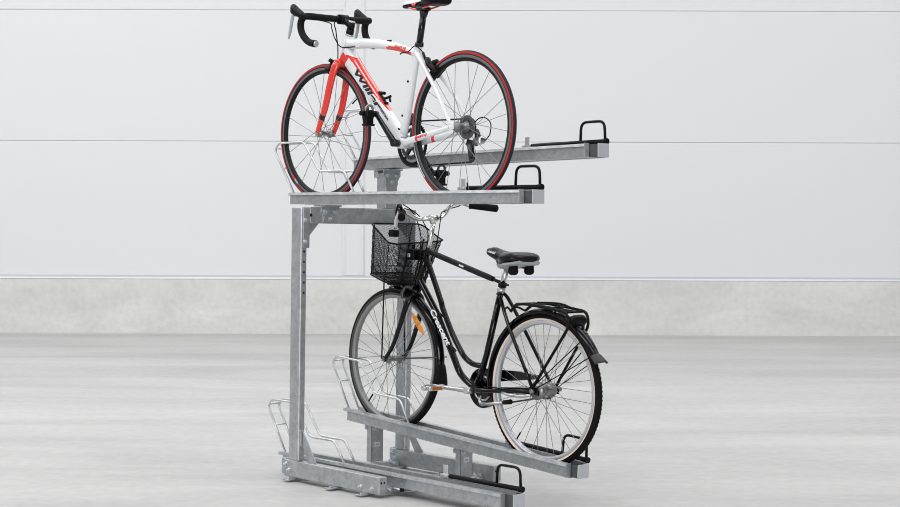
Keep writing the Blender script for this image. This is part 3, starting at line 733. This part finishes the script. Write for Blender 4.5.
# rear carrier
cr = MB()
for s in (1, -1):
    cr.tube(fillet([V((.178, s*.045, .338)), V((.140, s*.058, .372)), V((.075, s*.062, .382)), V((-.09, s*.062, .376)), V((-.190, s*.062, .368)), V((-.206, s*.062, .310)), V((-.010, s*.074, .014))], .045, 6), .0068, 10)
cr.tube([(.13, -.060, .376), (.13, .060, .376)], .0055, 8); cr.tube([(-.165, -.06, .366), (-.165, .06, .366)], .0055, 8); cr.tube([(-.06, -.06, .376), (-.06, .06, .376)], .005, 8)
cr.tube([(.13, .02, .376), (-.165, .02, .367)], .0045, 8); cr.tube([(.13, -.02, .376), (-.165, -.02, .367)], .0045, 8); cr.tube([(.09, -.035, .384), (-.05, -.035, .392), (-.15, -.02, .378)], .0045, 8, 0, 3)
cr.tube([(.178, .045, .338), (.215, .030, .352), (.235, .024, .345)], .005, 8, 0, 3); cr.tube([(.178, -.045, .338), (.215, -.030, .352), (.235, -.024, .345)], .005, 8, 0, 3)
car = cr.build('luggage_carrier', BLACKP, B)
m = MB(); rings = []
for i in range(9):
    t = -1+i/4; x = -.188-.022*math.cos(t*PI/2)
    s_ = max(.08, math.sqrt(max(0, 1-abs(t)**4))); rings.append([V((-.196+.014*math.cos(2*PI*j/12), t*.052, .331+.027*s_*math.sin(2*PI*j/12))) for j in range(12)])
m.loft(rings); tl = m.build('tail_light', BLACKP, car)
for y in (-.030, .022): 
    m = MB(); m.cyl((-.186, y, .339), (-.179, y, .339), .004, 8); m.build('light_screw', ALU, tl)
m = MB(); m.box((-.186, -.012, .318), (-.180, -.004, .334), 0, None, .001); m.build('light_tab', ALU, tl)
# saddle
xs = [.400-.0142*i for i in range(20)]
wfB = lin([(.130, .050), (.140, .078), (.165, .100), (.20, .104), (.235, .088), (.27, .058), (.31, .038), (.36, .032), (.385, .026), (.400, .011)])
tpB = lin([(.13, .590), (.15, .603), (.18, .607), (.22, .604), (.27, .600), (.32, .608), (.355, .617), (.385, .612), (.40, .597)])
btB = lin([(.13, .566), (.15, .556), (.22, .545), (.27, .540), (.32, .555), (.355, .566), (.385, .576), (.40, .588)])
m = MB(); m.loft(saddle(None, wfB, tpB, btB, xs, 24, .7)); sdB = m.build('saddle', LEATHER, B); sdB.location = (-.008, 0, 0)
xs2 = [.290-.0112*i for i in range(15)]
wf2 = lambda x: wfB(x)+.003
bt2 = lin([(.135, .553), (.15, .546), (.20, .536), (.25, .523), (.27, .524), (.29, .538)])
tp2 = lin([(.135, .575), (.15, .568), (.20, .560), (.25, .547), (.27, .546), (.29, .550)])
m = MB(); m.loft(saddle(None, wf2, tp2, bt2, xs2, 24, .6)); m.build('saddle_band', GREYV, sdB)
for s in (1, -1):
    m = MB(); m.lathe([(.0, .502), (.010, .5025), (.018, .506), (.0225, .513), (.0235, .522), (.022, .530), (.020, .548)], (.178, s*.050, 0), 'z', 16); m.build('saddle_spring', RUBBER, sdB)
    m = MB(); m.tube([(.34, s*.008, .566), (.315, s*.018, .548), (.28, s*.022, .536), (.23, s*.03, .534), (.18, s*.05, .530)], .004, 8, 0, 4); m.build('saddle_rail', STEELD, sdB)
m = MB()
for i in range(4): m.tube([V((.366-.014*i, .0315+.001*i, .595-.0012*i)), V((.358-.014*i, .032+.001*i, .599-.001*i))], [.0040, .0034], 6)
m.tube([(.372, .0290, .596), (.316, .0370, .589)], .0028, 6)
m.build('saddle_emblem', WINK, sdB)
m = MB(); m.tube([(.297, 0, .415), (.263, 0, .535)], .0130, 16); m.build('seat_post', ALU, B)
m = MB(); m.cyl((.297, 0, .412), (.2915, 0, .436), .0185, 16); m.build('seat_collar', ALU, B)
m = MB(); m.cyl((.290, 0, .438), (.287, 0, .458), .0195, 16); m.cyl((.276, .004, .446), (.262, .022, .462), .008, 10); m.cyl((.27, -.02, .448), (.27, .02, .448), .005, 8); m.build('seat_clamp', BLACKP, B)
# removable top bar
m = MB(); m.tube([(.826, 0, .572), (.790, 0, .562)], .009, 12); m.tube([(.792, 0, .5615), (.775, 0, .558), (.395, 0, .478), (.352, 0, .469)], [.012, .0140, .0140, .0125], 14); m.tube([(.352, 0, .469), (.295, 0, .456)], .008, 12)
tb = m.build('top_bar', plain('satin_black_sleeve', (.012, .012, .013), .5, spec=.2), B)
m = MB(); m.box((-.016, -.0006, -.0035), (.016, .0006, .0035), 0, basis((.560, .0142, .515), (1, 0, .21), (0, 1, 0)), 0); m.build('sleeve_mark', WINK, tb)
# stem, handlebar
m = MB(); m.tube([(.827, 0, .568), (.810, 0, .600), (.786, 0, .712)], [.0112, .0112, .0115], 14); m.tube([(.788, 0, .700), (.790, 0, .722), (.793, 0, .740)], [.014, .017, .012], 14); m.cyl((.790, -.022, .727), (.790, .022, .727), .0165, 16)
m.build('stem', CHROME, B)
barL = [(.793, .02, .727), (.815, .05, .721), (.819, .09, .727), (.816, .14, .747), (.808, .172, .760), (.790, .195, .757), (.770, .214, .747)]
barR = [(.790, -.02, .728), (.789, -.05, .732), (.793, -.080, .755), (.789, -.105, .786), (.786, -.135, .801), (.780, -.170, .802), (.764, -.200, .795), (.735, -.222, .792)]
m = MB(); m.tube([V(p) for p in barL[::-1]]+[V(p) for p in barR], .0110, 14, 0, 5); m.build('handlebar', CHROME, B)
for pts in ([(.784, .201, .752), (.745, .236, .738), (.690, .282, .732)], [(.758, -.204, .794), (.70, -.240, .789), (.640, -.275, .785)]):
    m = MB(); P0, P1, P2 = [V(p) for p in pts]
    m.tube([P0, P0.lerp(P1, .2), P1, P2, P2+(P2-P1).normalized()*.006], [.0185, .0165, .0170, .0180, .010], 16); m.build('grip', RUBBER, B)
m = MB(); m.tube([(.775, .215, .772), (.800, .205, .785), (.815, .185, .782)], .008, 8, 0, 3); m.tube([(.800, .21, .800), (.812, .20, .805), (.83, .17, .800)], .006, 8, 0, 3); m.tube([(.80, .21, .79), (.825, .2, .76), (.838, .19, .735)], .007, 8, 0, 3); m.build('shifter', BLACKP, B)
m = MB(); m.tube([(.812, .195, .762), (.832, .188, .735), (.850, .180, .712), (.858, .176, .690), (.866, .172, .672)], [.009, .010, .011, .009, .006], 10, 0, 4); m.build('brake_lever', CHROME, B)
m = MB(); m.box((.858, .151, .632), (.890, .193, .666), 0, None, .004); m.cyl((.893, .172, .648), (.899, .172, .648), .014, 14); m.build('headlight', BLACKP, B)
for pts, r in (([(.805, .18, .79), (.84, .10, .765), (.862, .04, .742), (.835, .03, .715), (.79, .03, .655), (.80, .025, .58)], .0026),
            ([(.83, .15, .77), (.88, .06, .755), (.88, .02, .70), (.85, .02, .62), (.87, .016, .52)], .0026),
            ([(.79, -.17, .79), (.79, -.06, .76), (.771, -.03, .72), (.782, -.028, .64), (.80, -.026, .57), (.84, -.02, .46)], .0026),
            ([(.80, .03, .58), (.80, .028, .50), (.79, .03, .445), (.80, .03, .425), (.82, .028, .46)], .003)):
    m = MB(); m.tube(pts, r, 8, 0, 6); m.build('cable', RUBBER, B)
# basket
def rrect(x0, x1, w0, w1, z0, z1, rad, n_side=10):
    """rounded loop: back x0 (half width w0, height z0) to front x1 (half width w1, height z1)"""
    cs = [V((x1, w1, z1)), V((x0, w0, z0)), V((x0, -w0, z0)), V((x1, -w1, z1))]
    out = []
    for i, c_ in enumerate(cs):
        a, b = cs[i-1], cs[(i+1) % 4]; s_, e = c_+(a-c_).normalized()*rad, c_+(b-c_).normalized()*rad
        for j in range(7): t = j/6; out.append(s_*(1-t)**2+c_*2*t*(1-t)+e*t*t)
    return out
def resample(loop, n):
    L = [0]
    for i in range(len(loop)): L.append(L[-1]+(loop[(i+1) % len(loop)]-loop[i]).length)
    out = []; k = 0
    for i in range(n):
        t = L[-1]*i/n
        while L[k+1] < t: k += 1
        u = (t-L[k])/max(1e-9, L[k+1]-L[k]); out.append(loop[k % len(loop)].lerp(loop[(k+1) % len(loop)], u))
    return out
top = rrect(.888, 1.070, .168, .162, .613, .686, .035); bot = rrect(.955, 1.110, .130, .132, .400, .440, .04)
# low back edge runs forward along the sides, as the photo shows
for p in top:
    if .90 < p.x < 1.03: p.z -= .012*math.sin(PI*(p.x-.90)/.13)
    p.z -= .018*(p.y+.168)/.336*max(0, min(1, (1.04-p.x)/.12))
NL = 240
T_, B_ = resample(top, NL), resample(bot, NL)
bk = bpy.data.objects.new('basket', None); C.objects.link(bk); bk.parent = B
m = MB(); m.tube(T_[::3], .0042, 8, closed=True); m.tube(B_[::3], .0038, 8, closed=True); mid_ = [a.lerp(b, .86) for a, b in zip(T_, B_)]; m.tube(mid_[::3], .0020, 6, closed=True)
for q in (2, NL*.2, NL*.27, NL*.5, NL*.77):
    m.tube([T_[int(q)].lerp(B_[int(q)], i/6) for i in range(7)], .0022, 6)
m.build('basket_rim', BLACKP, bk)
m = MB(); NP = 128; TW = 22
def onside(s, t): 
    s = s % NL; i = int(s); u = s-i
    return T_[i].lerp(T_[(i+1) % NL], u).lerp(B_[i].lerp(B_[(i+1) % NL], u), t)
for k in range(NP):
    for dr in (1, -1):
        m.tube([onside(k*NL/NP+dr*TW*2.3*t/8, t/8) for t in range(9)], .0009, 4, cap=False)
cB = sum((Vector(p) for p in B_), V((0, 0, 0)))/NL
nb_ = 17
for i in range(1, nb_):
    t = i/nb_; x = .958+(1.092-.958)*t; z = .402+.038*t; m.tube([(x, -.124, z), (x, .124, z)], .0011, 4)
for i in range(1, 30):
    y = -.124+.248*i/30; m.tube([(.960, y, .402), (1.090, y, .440)], .0011, 4)
m.build('basket_mesh', BLACKP, bk)
m = MB()
for y in (-.045, .045): m.tube([(.905, y, .62), (.925, y*.9, .53), (.965, y*.9, .405)], .0045, 8)
m.box((.868, -.03, .520), (.925, .05, .572), 0, None, .006); m.tube([(.90, 0, .545), (.852, 0, .545)], .016, 10); m.box((.885, .052, .532), (.905, .058, .552), 1, None, .002); m.box((.905, .01, .57), (.915, .02, .592), 0)
m.build('basket_bracket', [BLACKP, ALU], bk)
for s in (1, -1):
    m = MB(); m.tube([(1.066, s*.063, .425), (1.060, s*.066, .30), (1.046, s*.074, .022)], .0036, 8); m.build('basket_stay', BLACKP, bk)
m = MB(); m.box((.965, -.05, .385), (1.06, .05, .402), 0, None, .004); m.tube([(1.02, 0, .39), (.93, 0, .36)], .009, 8); m.build('basket_base', BLACKP, bk)
# front brake
m = MB(); m.tube([(.915, 0, .372), (.945, .02, .385), (.955, .036, .350), (.948, .034, .330)], .009, 10, 0, 3); m.tube([(.915, 0, .372), (.94, -.02, .385), (.95, -.036, .345)], .009, 10, 0, 3); m.tube([(.95, .03, .378), (.975, .045, .392)], .004, 8)
m.build('brake_caliper', STEELD, B)
# cranks, pedals, chain case, kickstand
def city_crank(s):
    m = MB(); a = BBb+V((0, s*.056, -.006)); b = a+V((s*.172, s*.012, -.004*s))
    m.tube([a, a.lerp(b, .15), a.lerp(b, .85), b], [.016, .0125, .0105, .0125], 12, 0, 2); m.cyl(a-V((0, s*.022, 0)), a+V((0, s*.014, 0)), .0165, 14); m.cyl(b-V((0, s*.008, 0)), b+V((0, s*.010, 0)), .0130, 12)
    o = m.build('crank_arm', ALU, B)
    p = b; q = MB(); q.cyl(p, p+V((0, s*.105, 0)), .007, 10)
    for dx in (-.030, .030): q.box((p.x+dx-.005, p.y+s*.058-.042, p.z-.011), (p.x+dx+.005, p.y+s*.058+.042, p.z+.011), 0, None, .003)
    for dy in (.018, .098): q.box((p.x-.032, p.y+s*dy-.005, p.z-.010), (p.x+.032, p.y+s*dy+.005, p.z+.010), 0, None, .003)
    q.cyl(p+V((0, s*.10, 0)), p+V((0, s*.116, 0)), .012, 12)
    pd = q.build('pedal', ALU, B)
    for dx, nx in ((-.0352, -1), (.0352, 1)):
        r = MB(); r.box((p.x+dx-.0018, p.y+s*.058-.028, p.z-.0075), (p.x+dx+.0018, p.y+s*.058+.028, p.z+.0075), 0, None, .001); r.build('pedal_reflector', AMBERD, pd)
city_crank(1); city_crank(-1)
m = MB()
poly = [(BBb.x+.003+.094*math.cos(a), BBb.z+.094*math.sin(a)) for a in [math.radians(122-10*i) for i in range(0, 31)]]
poly = poly[:]+[]
case_top = [(.33, .050), (.20, .058), (.085, .054)]
case_bot = [(.085, .036), (.20, .016), (.335, -.006)]
pp = [(BBb.x+.003+.094*math.cos(math.radians(100-8*i)), BBb.z+.094*math.sin(math.radians(100-8*i))) for i in range(0, 42)]
m.prism(pp, -.060, -.038, 'y'); m.prism([(.42, .044)]+case_top+case_bot+[(.40, -.03)], -.058, -.040, 'y')
m.build('chain_case', BLACKG, B)
m = MB(); m.lathe([(.062, -.0365), (.062, -.033), (.052, -.033), (.052, -.0365)], BBb, 'y', 36, closed_prof=True)
m.build('chainring', ALU, B)
m = MB(); pts = [V((BBb.x, -.036, BBb.z-.085)), V((.30, -.036, -.105)), V((.05, -.038, -.043)), V((-.015, -.038, -.037))]
m.tube(pts, .0042, 6); m.build('chain', STEELD, B)
m = MB(); m.tube([(.372, .030, -.075), (.350, .052, -.088), (.330, .062, -.102)], .008, 10, 0, 3); m.tube([(.330, .062, -.102), (.26, .070, -.092), (.155, .078, -.070)], [.008, .007, .0065], 10)
ks = m.build('kickstand', ALU, B)
m = MB(); m.tube([(.165, .077, -.072), (.115, .081, -.062)], [.010, .0115], 10); m.build('kickstand_foot', RUBBER, ks)
m = MB(); m.tube([(.19, .066, -.030), (.14, .074, -.034), (.06, .074, -.030), (.0, .074, -.018)], [.005, .0075, .0075, .006], 10, 0, 3); m.build('brake_arm', ALU, B)
m = MB(); m.tube([(.30, .05, -.018), (.18, .064, -.016), (.08, .07, -.012), (.0, .074, -.002)], .0028, 8, 0, 4); m.build('cable', RUBBER, B)

for o, l in ((bk, 'black wire mesh basket'), (sd, 'white and black saddle'), (sdB, 'black padded saddle with grey band'), (tb, 'black sleeved bar'), (fw_, 'wheel with amber spoke reflector')):
    o['label'] = l
# ------------------------------------------------------------------ light
wd = bpy.data.worlds.new('hall_daylight'); sc.world = wd; wd.use_nodes = True
nt = wd.node_tree; bg = nt.nodes['Background']
tc = nt.nodes.new('ShaderNodeTexCoord'); sx = nt.nodes.new('ShaderNodeSeparateXYZ'); rp = nt.nodes.new('ShaderNodeValToRGB')
rp.color_ramp.elements[0].position = .0; rp.color_ramp.elements[0].color = (.20, .21, .23, 1)
rp.color_ramp.elements[1].position = .75; rp.color_ramp.elements[1].color = (1, 1.0, 1.0, 1)
nt.links.new(tc.outputs['Generated'], sx.inputs[0]); mu = nt.nodes.new('ShaderNodeMath'); mu.operation = 'MULTIPLY_ADD'; mu.inputs[1].default_value = -.55
nt.links.new(sx.outputs['X'], mu.inputs[0]); nt.links.new(sx.outputs['Z'], mu.inputs[2]); nt.links.new(mu.outputs[0], rp.inputs['Fac']); nt.links.new(rp.outputs['Color'], bg.inputs['Color'])
bg.inputs['Strength'].default_value = .46
def area(name, loc, size, energy, target, col=(1, 1, 1)):
    l = bpy.data.lights.new(name, 'AREA'); l.shape = 'RECTANGLE'; l.size, l.size_y = size; l.energy = energy; l.color = col
    o = bpy.data.objects.new(name, l); C.objects.link(o); o.location = loc
    o.rotation_euler = (V(target)-V(loc)).to_track_quat('-Z', 'Y').to_euler(); return o
for y, e in ((.5, 250), (6.0, 250), (11.5, 250), (16.0, 120)):
    for x in (-7.0, 7.0):
        area('ceiling_light', (x, y, 8.5), (12.5, 1.3), e*(1.85 if x < 0 else 1.38), (x, y, 0))
area('added_rear_light', (-1.5, -11.0, 3.0), (9, 4.5), 1080, (-1.0, 8.0, 1.6), (1, 1, 1))  # soft light added behind the camera for edge highlights; no gate stands there

# ------------------------------------------------------------------ camera
cd_ = bpy.data.cameras.new('camera'); cam = bpy.data.objects.new('camera', cd_); C.objects.link(cam)
Mc = Rcw @ Matrix(((1, 0, 0), (0, 0, -1), (0, 1, 0)))
cam.matrix_world = Matrix.Translation(CAM) @ Mc.to_4x4()
cd_.sensor_fit = 'HORIZONTAL'; cd_.sensor_width = 36; cd_.lens = FPX/900*36; cd_.clip_end = 200; cd_.clip_start = .05
sc.camera = cam
sc.cycles.filter_width = 1.0
vs = sc.view_settings; vs.view_transform = 'Standard'; vs.look = 'None'; vs.gamma = 1; vs.exposure = 0.0
try: vs.use_curve_mapping = False
except Exception: pass
